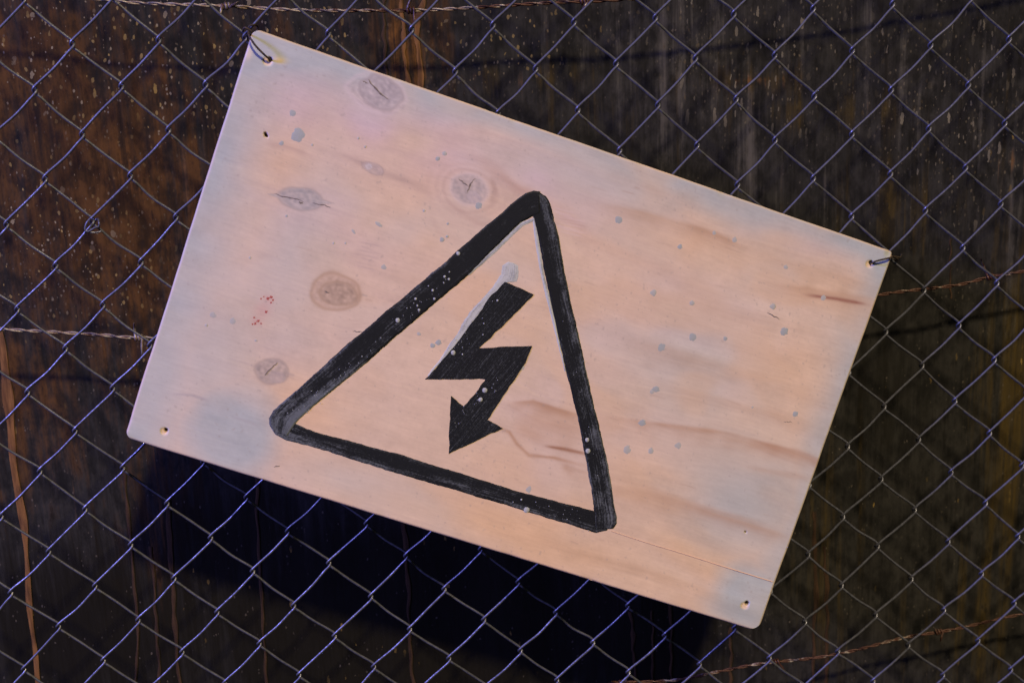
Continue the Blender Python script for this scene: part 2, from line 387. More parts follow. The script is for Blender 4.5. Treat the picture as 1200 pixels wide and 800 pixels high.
barbed([(-120, -32), (20, -14), (140, 0), (250, 5), (340, 9), (480, 11), (560, 9), (640, 5), (730, 0), (860, -12), (1010, -32), (1180, -62), (1330, -90)],
       'twisted barbed wire along the top edge of the picture', [(264, 5, (.011, .010), ((-.25, -.3, -1), (.9, -.3, .5))), (481, 11, (.012, .013), ((.45, -.3, 1), (-.1, -.5, -1))), (684, 2, (.008, .009), ((.3, -.2, 1), (-.6, -.4, -.5)))], 21)
barbed([(-150, 378), (0, 387), (60, 390), (120, 393), (168, 396), (350, 398), (600, 394), (850, 370), (1010, 348), (1050, 342), (1120, 333), (1160, 323), (1200, 317), (1340, 294)],
       'twisted barbed wire passing behind the middle of the sign', [(164, 396, (.013, .015), ((.05, -.25, 1), (-.1, -.25, -1))), (1160, 323, (.021, .012), ((-.5, -.2, 1), (.6, -.4, .3)))], 22)
barbed([(560, 822), (690, 806), (740, 799), (800, 795), (880, 780), (960, 769), (1040, 752), (1100, 740), (1200, 719), (1340, 690)],
       'rusty barbed wire climbing to the right below the sign', [(727, 800, (.008, .007), ((-.8, -.3, .4), (.4, -.3, .9))), (908, 777, (.011, .010), ((-.5, -.3, .8), (.6, -.3, -.8))), (1100, 740, (.007, .009), ((-.5, -.3, .8), (-.3, -.2, -1)))], 23)

# ------------------------------------------------------------------ the sign
TH = .009
sign = tag(empty('warning_sign', BP, BR), 'tilted plywood board hand painted with a black triangle and lightning bolt', 'sign')
CORN = on_board([(297, 33.3), (1047, 295.5), (888.5, 740), (146, 512.5)])       # tl tr br bl
nu, nv = 680, 410
def axis(n, L, r):                                                             # even parameter line
    return np.linspace(0, L, n)
Wm, Hm = .592, .360
a = axis(nu, Wm, 0); b = axis(nv, Hm, 0)
UA, VB = np.meshgrid(a, b)                                                     # VB from top down
def rnd(UA, VB, cu, cv, r):
    su = 1 if cu else -1; sv = 1 if cv else -1
    du = (UA - ((Wm - r) if cu else r)) * su / r; dv = (VB - ((Hm - r) if cv else r)) * sv / r
    m = (du > 0) & (dv > 0)
    d1 = np.clip(du, 0, 1); d2 = np.clip(dv, 0, 1)
    nu_ = d1 * np.sqrt(1 - d2 ** 2 / 2); nv_ = d2 * np.sqrt(1 - d1 ** 2 / 2)
    UA[m] = (((Wm - r) if cu else r) + su * r * nu_)[m]; VB[m] = (((Hm - r) if cv else r) + sv * r * nv_)[m]
for cu, cv, r in ((0, 0, .0080), (1, 0, .0040), (1, 1, .0108), (0, 1, .0072)): rnd(UA, VB, cu, cv, r)
s_, t_ = UA / Wm, VB / Hm
def quad(s, t): return ((1 - s) * (1 - t))[..., None] * CORN[0] + (s * (1 - t))[..., None] * CORN[1] + (s * t)[..., None] * CORN[2] + ((1 - s) * t)[..., None] * CORN[3]
BX = quad(s_, t_)                                                              # board x,z
_e1, _e2, _e3 = field((nv, nu), 30, 30, 91), field((nv, nu), 7, 7, 92), field((nv, nu), 30, 30, 93)
BX = BX + np.stack([.00022 * _e1 + .00007 * _e2, .00022 * _e3 - .00007 * _e2], -1)    # hand sawn, not ruler straight
wp = board_to_world(np.stack([BX[..., 0], 0 * s_, BX[..., 1]], -1).reshape(-1, 3))
qc = (wp - CAM) @ CM
TX = (600 + F * qc[:, 0] / -qc[:, 2]).reshape(nv, nu); TY = (400 - F * qc[:, 1] / -qc[:, 2]).reshape(nv, nu)   # tracing coordinates
def ell(x, y, rx, ry, ang=18):
    c, s = math.cos(math.radians(ang)), math.sin(math.radians(ang))
    dx, dy = TX - x, TY - y; return np.sqrt(((dx * c + dy * s) / rx) ** 2 + ((-dx * s + dy * c) / ry) ** 2)
def line_d(pts):
    best = np.full(TX.shape, 1e9); tt = np.zeros(TX.shape); P = np.array(pts, float); n = len(P) - 1
    for i in range(n):
        p, q2 = P[i], P[i + 1]; d = q2 - p; u = np.clip(((TX - p[0]) * d[0] + (TY - p[1]) * d[1]) / (d @ d), 0, 1)
        e = np.hypot(TX - p[0] - u * d[0], TY - p[1] - u * d[1]); m = e < best; best[m] = e[m]; tt[m] = ((i + u) / n)[m]
    return best, tt
nA = field((nv, nu), 45, 30, 1); nB = field((nv, nu), 16, 11, 2); nC = field((nv, nu), 5, 3.5, 3); nD = field((nv, nu), 1.1, 1.0, 4)
KN = [(443, 110, 27, 19, 25), (352, 233, 27, 13, 8), (393, 343, 27, 19, 10), (319, 435, 19, 15, 10), (551, 224, 24, 20, 20), (437, 196, 16, 8, 20)]
# grain that flows round the knots
gz = BX[..., 1].copy() * 1000; gx = BX[..., 0].copy() * 1000
for x, y, rx, ry, an in KN:
    k = on_board([(x, y)])[0] * 1000; dx, dz = gx - k[0], gz - k[1]
    gz = gz - np.sign(dz) * 9 * np.exp(-np.abs(dz) / 16) * np.exp(-(dx / (rx * 1.5)) ** 2)
gz = gz + 4.0 * nA + .8 * nB
grainmap = field((900, 220), 9, 1.6, 5) * .25 + field((900, 220), 12, 9, 6) * .9
gi = np.clip((gz + 225) * 2, 0, 898.9); gj = np.clip((gx + 320) / 640 * 218, 0, 218.9)
i0, j0 = gi.astype(int), gj.astype(int); fi, fj = gi - i0, gj - j0
G = (grainmap[i0, j0] * (1 - fj) + grainmap[i0, j0 + 1] * fj) * (1 - fi) + (grainmap[i0 + 1, j0] * (1 - fj) + grainmap[i0 + 1, j0 + 1] * fj) * fi
def mixc(c, m, k): return c + (np.array(k) - c) * np.clip(m, 0, 1)[..., None]
col = np.empty((nv, nu, 3)); col[:] = (.675, .492, .358)
col = mixc(col, .20 + .22 * nA + .16 * nB, (.63, .475, .40))                   # pinkish wash
# orange sanded patches
om = np.zeros((nv, nu))
for x, y, rx, ry, w in ((330, 190, 38, 40, .7), (400, 345, 90, 55, .35), (345, 480, 70, 60, .7), (600, 620, 210, 45, .75), (780, 275, 80, 32, .6), (860, 300, 90, 30, .5), (820, 250, 60, 25, .5),
                        (560, 330, 130, 90, .35), (960, 340, 60, 25, .5), (830, 650, 70, 30, .8), (930, 440, 50, 80, .4), (700, 300, 80, 60, .3), (480, 230, 80, 50, .3), (900, 505, 60, 25, .4), (560, 540, 90, 50, .3), (770, 560, 60, 45, .4)):
    om = np.maximum(om, w * np.exp(-ell(x, y, rx, ry) ** 2))
col = mixc(col, om * (1.15 + .25 * nB), (.72, .465, .275))
pm = np.zeros((nv, nu))
for x, y, rx, ry, w in ((430, 140, 170, 50, .75), (650, 210, 100, 40, .75), (500, 170, 120, 45, .55), (380, 250, 60, 30, .3), (950, 270, 60, 30, .4), (680, 245, 40, 25, .5)):
    pm = np.maximum(pm, w * np.exp(-ell(x, y, rx, ry) ** 2))
col = mixc(col, pm * (.9 + .3 * nB), (.62, .44, .435))
# grey bleached wash: blobs and a margin along the edges
edge = np.minimum(np.minimum(s_ * Wm, (1 - s_) * Wm), np.minimum(t_ * Hm, (1 - t_) * Hm)) * 1000
le = s_ * Wm * 1000; te = t_ * Hm * 1000; re = (1 - s_) * Wm * 1000
gm = 1.0 * np.exp(-(le / (40 + 8 * nA)) ** 2) + .90 * np.exp(-(te / (30 + 7 * nA)) ** 2) + .80 * np.exp(-(re / (30 + 7 * nA)) ** 2)
for x, y, rx, ry, w, hard in ((268, 510, 66, 62, 1.0, 1), (870, 590, 66, 62, .95, 0), (345, 75, 90, 40, .55, 0), (880, 700, 55, 52, .95, 1), (720, 215, 130, 26, .6, 0), (240, 420, 60, 90, .6, 0), (815, 430, 70, 55, .5, 0), (340, 300, 45, 100, .45, 0), (960, 560, 30, 110, .35, 0), (630, 190, 90, 22, .35, 0), (330, 390, 50, 60, .3, 0), (400, 560, 90, 22, .3, 0)):
    d = ell(x, y, rx, ry) + .14 * nB
    gm = np.maximum(gm, w * (sstep(1.40, .45, d) if hard else np.exp(-d ** 2)))
col = mixc(col, gm * (1 + .12 * nB), (.435, .438, .415))
# fine pale wash where the brush scrubbed the surface
col *= (1 + .020 * nC + .012 * nD + .012 * nB)[..., None]
gs = np.clip(G, -2.5, 2.5)
col *= (1 - (.006 + .022 * sstep(520, 800, TX)) * gs)[..., None] ** np.array([.8, 1.1, 1.3])
# hand-wiped patches
pA = field((nv, nu), 34, 22, 81); pB = field((nv, nu), 20, 10, 82)
col = mixc(col, .34 * sstep(.2, 1.6, pA + .4 * nB), (.60, .505, .425)); col = mixc(col, .36 * sstep(.2, 1.7, pB + .5 * nA) * sstep(430, 700, TX + .3 * TY), (.70, .455, .275))
# brown mineral streaks in the grain
def streak(pts, w, amt, c=(.44, .235, .13), wn=.5, asym=0):
    global col
    d, t = line_d(pts)
    if asym:
        P = np.array(pts, float); yy = np.interp(TX, P[:, 0], P[:, 1]); d = np.where(TY > yy, d / asym, d * 1.6)
    d = d + w * wn * .18 * nC + w * .06 * nB
    m = (amt * (.72 if w > 2.4 and pts[0][0] > 640 else .9 if w > 2.4 else 1)) * np.exp(-(np.maximum(d, 0) / w) ** 2) * np.clip(np.sin(np.pi * np.clip(t, .02, .98)) * 1.6, 0, 1)
    col = mixc(col, m * (1 + .25 * gs), c)
streak([(690, 486), (760, 496), (840, 506), (900, 520), (968, 544)], 4, .55, asym=3.2); streak([(755, 494), (800, 499), (850, 506)], 2.6, .5, asym=1.5)
streak([(870, 515), (935, 528), (975, 547)], 4, .6, (.42, .21, .12), asym=2.5)
streak([(940, 345), (980, 350), (1018, 357)], 2.0, .9, (.30, .13, .10), .2); streak([(890, 332), (980, 345), (1025, 352)], 6, .4, asym=1.8)
streak([(592, 472), (625, 470), (650, 478), (692, 490)], 3, .60, asym=3.5); streak([(583, 500), (597, 506), (606, 520), (620, 533), (650, 536), (694, 548)], 3, .75, asym=.8); streak([(596, 494), (640, 502), (692, 514)], 17, .62, (.54, .33, .215))
streak([(636, 522), (662, 526), (694, 533)], 2.0, .75, (.34, .16, .09)); streak([(655, 543), (675, 550), (696, 558)], 5, .5, asym=1.6); streak([(660, 545), (672, 556)], 3, .35)
streak([(700, 556), (760, 572), (840, 598), (920, 622)], 5, .42, asym=3); streak([(790, 588), (870, 612), (935, 632)], 4, .40, asym=2); streak([(870, 546), (925, 556), (955, 562)], 3.5, .35)
streak([(690, 238), (760, 252), (810, 266), (845, 278), (880, 296)], 6, .42, (.50, .29, .16), asym=2.8); streak([(800, 262), (840, 274), (866, 288)], 5, .40, (.42, .24, .14), asym=2); streak([(880, 300), (960, 318), (1020, 335)], 6, .30, (.54, .33, .19), asym=2.4)
streak([(730, 330), (830, 352), (950, 388)], 9, .20, (.50, .30, .18), asym=2.5); streak([(720, 400), (830, 420), (960, 462)], 10, .20, (.50, .30, .18), asym=2.2); streak([(740, 440), (850, 470), (960, 500)], 8, .22, (.50, .30, .18), asym=2)
streak([(400, 560), (500, 590), (620, 625), (700, 650)], 8, .18, (.54, .33, .19), asym=1.5); streak([(640, 640), (740, 664), (860, 700)], 6, .22, (.50, .31, .18), asym=1.5)
streak([(395, 180), (430, 193), (470, 210), (515, 232)], 4.5, .55, (.42, .29, .24)); streak([(515, 232), (560, 262), (600, 268)], 4, .4, (.46, .30, .24))
streak([(545, 178), (580, 200), (610, 222), (630, 228)], 6, .45, (.48, .30, .23)); streak([(500, 185), (470, 178), (430, 172)], 5, .25, (.46, .33, .29))
streak([(310, 168), (335, 172), (370, 185)], 3, .35, (.45, .30, .24)); streak([(650, 252), (690, 268)], 4, .4, (.5, .32, .24))
streak([(200, 461), (225, 463), (248, 470)], 1.6, .5, (.38, .33, .32)); streak([(270, 487), (290, 494), (305, 499)], 1.2, .45, (.40, .34, .33))
streak([(505, 250), (515, 275), (560, 290)], 3, .25, (.5, .33, .26))
# rings round the knots, then the knots themselves
def knotm(x, y, rx, ry, ang, fill, ring, famt, ramt, wing=0, rw=.10):
    global col
    d = ell(x, y, rx, ry, ang) * (1 + .055 * nB + .045 * nC)
    if wing:
        c, s = math.cos(math.radians(ang)), math.sin(math.radians(ang)); lx = ((TX - x) * c + (TY - y) * s) / rx; ly = (-(TX - x) * s + (TY - y) * c) / ry
        d = np.minimum(d, np.abs(ly) * 2.3 + np.maximum(np.abs(lx) - .85, 0) / wing + .42)
    col = mixc(col, ramt * np.exp(-((d - 1) / rw) ** 2), ring)
    col = mixc(col, .86 * famt * sstep(1.08, .86, d) * (1 + .10 * nC + .10 * nD), fill)
    ins = sstep(1.02, .85, d) * min(1, rx / 18)
    col *= (1 - ins * (.050 * np.cos(d * 17 + 1.5 * nC) + .045 * nD + .05 * sstep(.5, 0, d)))[..., None]
    return d
d = knotm(440, 108, 33, 24, 22, (.62, .47, .46), (.70, .56, .55), .2, .30)
d = knotm(446, 107, 24, 18, 30, (.43, .365, .355), (.36, .295, .285), .85, .55); streak([(464, 123), (472, 127), (474, 121)], 2.5, .6, (.38, .31, .30)); streak([(420, 97), (428, 120), (450, 132), (472, 133)], 1.4, .5, (.38, .31, .30), .2)
d = knotm(352, 233, 26, 13, 8, (.39, .35, .33), (.33, .27, .24), .85, .5, wing=1.1)
d = knotm(393, 343, 27, 19, 8, (.57, .38, .265), (.40, .25, .15), .6, .6, rw=.12); d = knotm(396, 344, 20, 12, 8, (.41, .285, .205), (.36, .235, .15), .85, .6, rw=.14)
streak([(420, 343), (424, 348)], 2.5, .6, (.38, .25, .17)); streak([(427, 350), (438, 353)], 1.4, .6, (.38, .25, .18), .2)
d = knotm(319, 435, 19, 15.5, 5, (.41, .325, .275), (.35, .265, .22), .85, .5); streak([(334, 437), (346, 440)], 2.0, .75, (.42, .32, .27), .2); d = knotm(325, 442, 9, 7, 0, (.52, .40, .34), (.42, .34, .29), .6, .4)
for rr in (1.0, 1.28, 1.62):
    dd = ell(548, 224, 31 * rr, 27 * rr, 20) * (1 + .07 * nB); col = mixc(col, (.34 / rr ** 2) * np.exp(-((dd - 1) / .09) ** 2), (.50, .33, .26))
d = knotm(549, 222, 22, 19, 20, (.44, .365, .335), (.66, .52, .47), .80, .5); streak([(575, 205), (580, 222), (575, 240)], 3, .5, (.46, .31, .24)); d = knotm(555, 231, 9, 7, 30, (.54, .44, .42), (.46, .38, .36), .5, .4)
d = knotm(437, 197, 13, 6, 22, (.46, .37, .34), (.36, .27, .24), .6, .5); d = knotm(432, 195, 4, 3.5, 0, (.60, .52, .49), (.40, .33, .30), .8, .4)
col = mixc(col, .30 * np.exp(-ell(308, 363, 9, 12, 35) ** 2) + .25 * np.exp(-ell(301, 377, 7, 4) ** 2) + .3 * np.exp(-ell(315, 350, 7, 4) ** 2), (.56, .22, .21))
# speckled grime
sp = field((nv, nu), .75, .75, 9); pat = sstep(-.2, 1.2, field((nv, nu), 26, 16, 10))
dirt = sstep(2.05, 2.9, sp + .4 * pat + .35 * np.exp(-ell(385, 205, 70, 28) ** 2) * 1.4)
col = mixc(col, .38 * dirt, (.36, .29, .25))
# scratches left by scrubbing
for i in range(7):
    y0 = 283 + i * 4.6; streak([(412 + rng.uniform(0, 12), y0), (440 + rng.uniform(-6, 10), y0 + 6)], .9, .35, (.45, .33, .29), .1)
for i in range(10):
    y0 = 376 + i * 4.2; streak([(390 + rng.uniform(0, 20), y0), (430 + rng.uniform(-12, 6), y0 - 1)], .9, .22, (.52, .36, .29), .1)
for i in range(9):
    y0 = 243 + i * 3.4; streak([(642 + rng.uniform(0, 8) + i, y0), (685 + rng.uniform(-14, 6), y0 + 7)], .9, .25, (.74, .56, .53), .1)
for i in range(46):
    x, y = rng.uniform(330, 980), rng.uniform(120, 660); Ln = rng.uniform(6, 26)
    streak([(x, y), (x + Ln, y + Ln * .3 + rng.uniform(-1, 1))], rng.uniform(.6, 1.0), rng.uniform(.15, .4), (.42, .28, .21), .1)
# worn, browner rim of bare wood
col = mixc(col, .75 * np.exp(-(edge / 1.3) ** 2) * (.6 + .4 * sstep(-1, 1, nB)), (.60, .38, .23))
# nail holes: chipped pale rim, pit
depth = np.zeros((nv, nu)); 
HOLES = [(194.5, 504, 2.4), (875.5, 706.5, 2.6), (312, 159, 2.0), (311, 157, 1.6), (316.5, 70, 2.8), (1021, 308, 2.3), (874, 623, 1.0)]
for x, y, r in HOLES:
    d = np.hypot(TX - x, TY - y); c = np.hypot(TX - x + r * .9, TY - y - r * .7)
    if r > 2.2:
        cm = sstep(1.0, .6, c / (r * 2.1) + .12 * nC); col = mixc(col, cm * .85, (.78, .54, .36)); depth = np.maximum(depth, .0006 * cm)
    depth = np.maximum(depth, .0062 * sstep(r * 1.1, r * .55, d)); col = mixc(col, sstep(r * 1.15, r * .6, d), (.07, .045, .03))
col = mixc(col, .65 * np.exp(-ell(327, 71, 8, 4, 10) ** 2), (.85, .60, .33)); col = mixc(col, .6 * np.exp(-ell(292, 63, 3.5, 8, 15) ** 2), (.85, .66, .50))
col = np.clip(col, .01, .9)
# rounded arris
eb = np.clip(1 - edge / 1.6, 0, 1); depth = depth + .0013 * (1 - np.sqrt(1 - np.clip(eb, 0, .98) ** 2)) + .00006 * gs * -1
depth = depth + .0012 * sstep(9, 0, np.hypot(TX - 1044, TY - 297)) + .00035 * np.clip(field((nv, nu), 6, 6, 15) - 1.2, 0, 2) * np.exp(-edge / 3)
V = np.stack([BX[..., 0], depth, BX[..., 1]], -1).reshape(-1, 3); nf = len(V)
ring = np.r_[np.arange(nu), (np.arange(1, nv) * nu + nu - 1), ((nv - 1) * nu + np.arange(nu - 2, -1, -1)), (np.arange(nv - 2, 0, -1) * nu)]
sides = []; scol = []; prev = ring; n = len(ring); faces = []
idx = np.arange(nf).reshape(nv, nu)
faces.append(np.stack([idx[:-1, :-1], idx[1:, :-1], idx[1:, 1:], idx[:-1, 1:]], -1).reshape(-1, 4))
base = nf; extra = []; ecol = []
ply = [(.0016, (.62, .40, .24)), (.0030, (.62, .40, .24)), (.0032, (.40, .24, .14)), (.0058, (.42, .26, .15)), (.0060, (.60, .40, .25)), (TH - .0008, (.58, .38, .23)), (TH, (.5, .32, .2))]
rc = V[ring]; cen = V.mean(0)
jr = field((1, n), 5, 0, 33)[0]
for y, c in ply:
    p = rc.copy(); p[:, 1] = y; extra.append(p); ecol.append(np.array(c) * (1 + .10 * jr[:, None]))
    cur = base + np.arange(n); nxt = np.roll(np.arange(n), -1)
    faces.append(np.stack([prev, prev[nxt], cur[nxt], cur], -1)); prev = cur; base += n
# back: strip fan across the ring (top against bottom), as quads to a centre line
p = np.array([[cen[0], TH, cen[2]]]); extra.append(p); ecol.append(np.array([[.45, .3, .2]])); ci = base
ii = np.arange(0, n - 1, 2); faces.append(np.stack([prev[ii], prev[(ii + 1) % n], prev[(ii + 2) % n], np.full(len(ii), ci)], -1))
V = np.vstack([V] + extra); colv = np.vstack([col.reshape(-1, 3)] + ecol)
board = mesh_obj('board', V, np.vstack(faces), M_BOARD, sign, True, colv)

# painted strokes: thin layers on the face -------------------------------
def stroke(name, outer, inner, mat, lift, n=220, m=14, rag=.0006, wear=None, seed=0):
    Oo = resample(on_board(outer), n); Ii = resample(on_board(inner), n)
    L = np.r_[0, np.cumsum(np.linalg.norm(np.diff((Oo + Ii) / 2, axis=0), axis=1))]
    Wd = np.linalg.norm(Oo - Ii, axis=1).mean(); dirv = (Oo - Ii) / (np.linalg.norm(Oo - Ii, axis=1)[:, None] + 1e-9)
    r1 = field((1, n), 1.2, 0, 100 + seed)[0] * .5 + field((1, n), 5, 0, 200 + seed)[0] * .6; r2 = field((1, n), 1.2, 0, 300 + seed)[0] * .5 + field((1, n), 5, 0, 400 + seed)[0] * .6
    Oo = Oo + dirv * (r1 * rag)[:, None]; Ii = Ii - dirv * (r2 * rag)[:, None]
    vv = np.linspace(0, 1, m); P = Ii[:, None] + (Oo - Ii)[:, None] * vv[None, :, None]
    y = -lift * np.ones((n, m)); y[:, 0] = y[:, -1] = .00004; y[0] = y[-1] = .00004
    tt = np.linspace(0, 1, n)[:, None] * np.ones((1, m)); va = vv[None] * np.ones((n, 1))
    w = wear(tt, va) if wear else 0 * tt
    w = w + .07 * field((n, m), 1.3, 16, 500 + seed) + .05 * field((n, m), 1.6, 3, 900 + seed)
    Vv = np.stack([P[..., 0], y, P[..., 1]], -1).reshape(-1, 3); k = np.arange(n * m).reshape(n, m)
    Fq = np.stack([k[:-1, :-1], k[1:, :-1], k[1:, 1:], k[:-1, 1:]], -1).reshape(-1, 4)
    # keep the face towards the viewer
    a0, a1, a2 = Vv[Fq[0, 0]], Vv[Fq[0, 1]], Vv[Fq[0, 2]]
    if np.cross(Vv[Fq[len(Fq) // 2, 1]] - Vv[Fq[len(Fq) // 2, 0]], Vv[Fq[len(Fq) // 2, 2]] - Vv[Fq[len(Fq) // 2, 0]])[1] > 0: Fq = Fq[:, ::-1]
    c = np.stack([L[:, None] * np.ones((1, m)), va * Wd, np.clip(w, -.5, 1)], -1).reshape(-1, 3)
    return mesh_obj(name, Vv, Fq, mat, sign, True, c)
tri_b = stroke('triangle_stroke', [(316, 499), (323, 508.5), (334, 515.6), (374.5, 526), (459.5, 553.3), (597, 593.4), (698.7, 624.6), (712, 622)],
       [(320, 486), (338, 492), (360, 502.5), (388, 510.8), (460.5, 529.8), (609, 575.6), (697.5, 598), (716, 605)], M_BLACK, .00030, 260, 16, .00026,
       lambda t, v: .26 * sstep(.50, .85, v) * (.65 + .35 * np.sin(t * 9)) - .10 + .20 * sstep(.34, .02, t) + .14 * sstep(.22, 0, v), 1)
tri_r = stroke('triangle_stroke', [(632, 225.5), (640, 230), (645, 237.7), (655, 278), (662, 320), (684, 420), (699, 486), (713, 546.5), (722.6, 601.5), (723.5, 613), (719, 619.5)],
       [(616, 236), (620, 244), (625, 255), (630.5, 278), (638, 320), (659.4, 420), (680, 502.5), (692.4, 574), (696, 600), (696, 612), (698, 621)], M_BLACK, .00042, 300, 16, .00026,
       lambda t, v: .30 * sstep(.35, .85, v) - .10 + .08 * sstep(.45, .9, t) + .20 * sstep(.16, .0, v), 2)
tri_l = stroke('triangle_stroke', [(321, 506), (315, 497), (315, 490), (320, 481), (349, 456), (401.5, 408), (506, 320), (585, 251.7), (606, 232.5), (616, 226), (625, 223.7), (633, 225)],
       [(336, 511), (342, 503), (346, 497), (350, 492), (380.5, 464.8), (422.5, 431.5), (457.5, 400), (551.7, 320), (578, 292), (609.5, 262), (620, 256), (633, 250)], M_BLACK, .00054, 340, 18, .00026,
       lambda t, v: .36 * sstep(.44, .0, t) + .26 * sstep(.50, .18, t) * sstep(.5, .05, v) - .10 + .16 * sstep(.82, 1, v), 3)
stroke('white_stroke', [(602, 308), (608, 311.4), (608.7, 319), (605.5, 330), (594, 331), (581.5, 344.5), (544.5, 392), (502.5, 441.5)],
       [(595.6, 306.5), (588, 311), (587, 321), (577, 336.7), (564, 351), (551, 364.7), (523, 410), (501, 440.5)], M_WHITE, .00022, 160, 8, .0003, lambda t, v: .16 - .10 * t + .10 * sstep(.55, 1, v), 4)
stroke('white_stroke', [(627, 255), (632, 282), (638, 320), (645, 350), (655, 396), (663, 435)], [(624, 256), (626.8, 282), (632.6, 320), (640, 349), (652, 396), (661.5, 435)], M_WHITE, .00024, 110, 5, .0002, lambda t, v: .02 + .10 * t, 5)
stroke('white_stroke', [(628, 254), (609, 261), (577, 292), (548, 322)], [(627, 259), (613, 265), (583, 294), (550, 323)], M_WHITE, .00024, 80, 5, .0002, lambda t, v: .05 + .1 * t, 6)

# lightning bolt: one flat painted shape, triangulated from its outline
import bmesh
BOLT = [(592, 329.7), (608, 336.5), (625.7, 345.8), (594, 377), (561.5, 407.6), (592, 406.2), (624, 405.3), (615.4, 425.5), (594, 458), (571.4, 492), (580, 496.2), (589.8, 501.7), (558, 516), (526, 531.4), (526.6, 498), (528.2, 463.5), (535.5, 469.5), (543.3, 476.4), (557, 460), (569, 443.4), (534, 444), (498.5, 444.2), (533.5, 405), (573.7, 349)]
Bp = np.array(BOLT); Bp = resample(np.vstack([Bp, Bp[:1]]), 420)[:-1]
Q = on_board(Bp); Q += .00022 * np.stack([field((1, len(Q)), 1.5, 0, 61)[0], field((1, len(Q)), 1.5, 0, 62)[0]], 1)
bm = bmesh.new()
f0 = bm.faces.new([bm.verts.new((x, -.0003, z)) for x, z in Q]); f0.normal_update()
if f0.normal.y > 0: f0.normal_flip()
rim = bmesh.ops.extrude_edge_only(bm, edges=list(bm.edges)); 
for v in [g for g in rim['geom'] if isinstance(g, bmesh.types.BMVert)]: v.co.y = .0001
bmesh.ops.triangulate(bm, faces=[f0])
me = bpy.data.meshes.new('lightning_bolt'); bm.to_mesh(me); bm.free(); me.materials.append(M_BLACK)
ca = me.color_attributes.new('tint', 'FLOAT_COLOR', 'POINT')
dv = on_board([(592, 330), (498, 444)]); dv = (dv[1] - dv[0]) / np.linalg.norm(dv[1] - dv[0]); nvv = np.array([-dv[1], dv[0]])
for i, v in enumerate(me.vertices):
    p = np.array([v.co.x, v.co.z]); ca.data[i].color = (float(p @ dv) + .3, float(p @ nvv) + .3, -.12, 1)
bolt = bpy.data.objects.new('lightning_bolt', me); C.objects.link(bolt); bolt.parent = sign

# drips, flecks, cracks ---------------------------------------------------
def blob(seed, n=16, jag=.12):
    h = np.random.default_rng(seed); a = np.linspace(0, 2 * math.pi, n, endpoint=False); r = 1 + jag * h.standard_normal(n)
    v = [(0, -1, 0)] + [(.72 * math.cos(t) * q2, -.82, .72 * math.sin(t) * q2) for t, q2 in zip(a, r)] + [(math.cos(t) * q2, .3, math.sin(t) * q2) for t, q2 in zip(a, r)]
    f = []
    for i in range(0, n, 2): f.append([0, 1 + i, 1 + (i + 1) % n, 1 + (i + 2) % n])
    for i in range(n): j = (i + 1) % n; f.append([1 + i, n + 1 + i, n + 1 + j, 1 + j])
    return np.array(v, float), np.array(f)
def spot_mesh(name, seed, jag, mat):
    v, f = blob(seed, 16, jag); o = mesh_obj(name, v, f[:, ::-1], mat); me = o.data; bpy.data.objects.remove(o); return me
M_SPOT2 = mat_plain('thin_grey_paint_drip', (.46, .425, .385), (.40, .38, .35), .55); SPM = [spot_mesh('paint_spot', s, .11, (M_SPOT, M_SPOT2, M_SPOT2, M_SPOT)[s % 4]) for s in range(7)]; SPW = [spot_mesh('paint_spot', s + 9, .05, M_SPOTW) for s in range(4)]
RDM = [spot_mesh('red_fleck', s + 40, .28, M_RED) for s in range(4)]; SPJ = [spot_mesh('paint_spot', 71, .17, M_SPOT)]
PXM = .00073
def put(name, me, x, y, r, lift=.00022, sx=1., sz=1., ang=0.):
    o = bpy.data.objects.new(name, me); C.objects.link(o); o.parent = sign
    p = on_board([(x, y)])[0]; o.location = (p[0], 0, p[1]); o.scale = (r * PXM * sx, lift, r * PXM * sz); o.rotation_euler = (0, ang, rng.uniform(0, 0.01)); return o
grey = [(343, 133, 4.5), (330, 168, 3), (250, 369, 3.6), (273, 376, 4.2), (242, 381, 1.8), (521, 180, 2.8), (513, 186, 2.4), (725, 258, 5), (797, 289, 3.4), (837, 273, 2.8), (861, 281, 3.8), (766, 343, 4), (811, 355, 3),
        (775, 407, 5.4), (812, 395, 5.6), (769, 456, 4.6), (764, 459, 3), (921, 313, 3), (906, 359, 3.8), (965, 349, 3.6), (919, 388, 4.6), (850, 397, 2.8), (753, 495, 4.8), (735, 527, 4.6), (763, 528, 3.6), (795, 522, 4.8), (882, 477, 1.6),
        (932, 485, 3.6), (507, 405, 2.9), (514, 401, 3.3), (491, 391, 2.4), (450, 313, 3.6), (620, 573, 4.4), (497, 247, 1.6), (524, 277, 1.7), (518, 281, 2.6), (525, 262, 1.5), (366, 170, 1.6), (420, 162, 1.4), (428, 172, 1.3), (611, 430, 3.6), (561, 241, 4.2),
        (674, 384, 2.2), (336, 253, 1.6), (293, 302, 1.4), (391, 285, 1.4), (405, 285, 1.3), (300, 399, 1.6)]
for i, (x, y, r) in enumerate(grey): put('paint_spot', SPM[(i * 3) % 7], x, y, r, .00016, rng.uniform(.88, 1.1), rng.uniform(.9, 1.15))
put('paint_spot', SPJ[0], 349.5, 158.5, 8.2, .0002)
put('paint_spot', SPM[1], 444, 263, 5, .0002, 1, .45, .3); put('paint_spot', SPM[2], 414.5, 271.5, 4.4, .0002, 1, .45, .6)
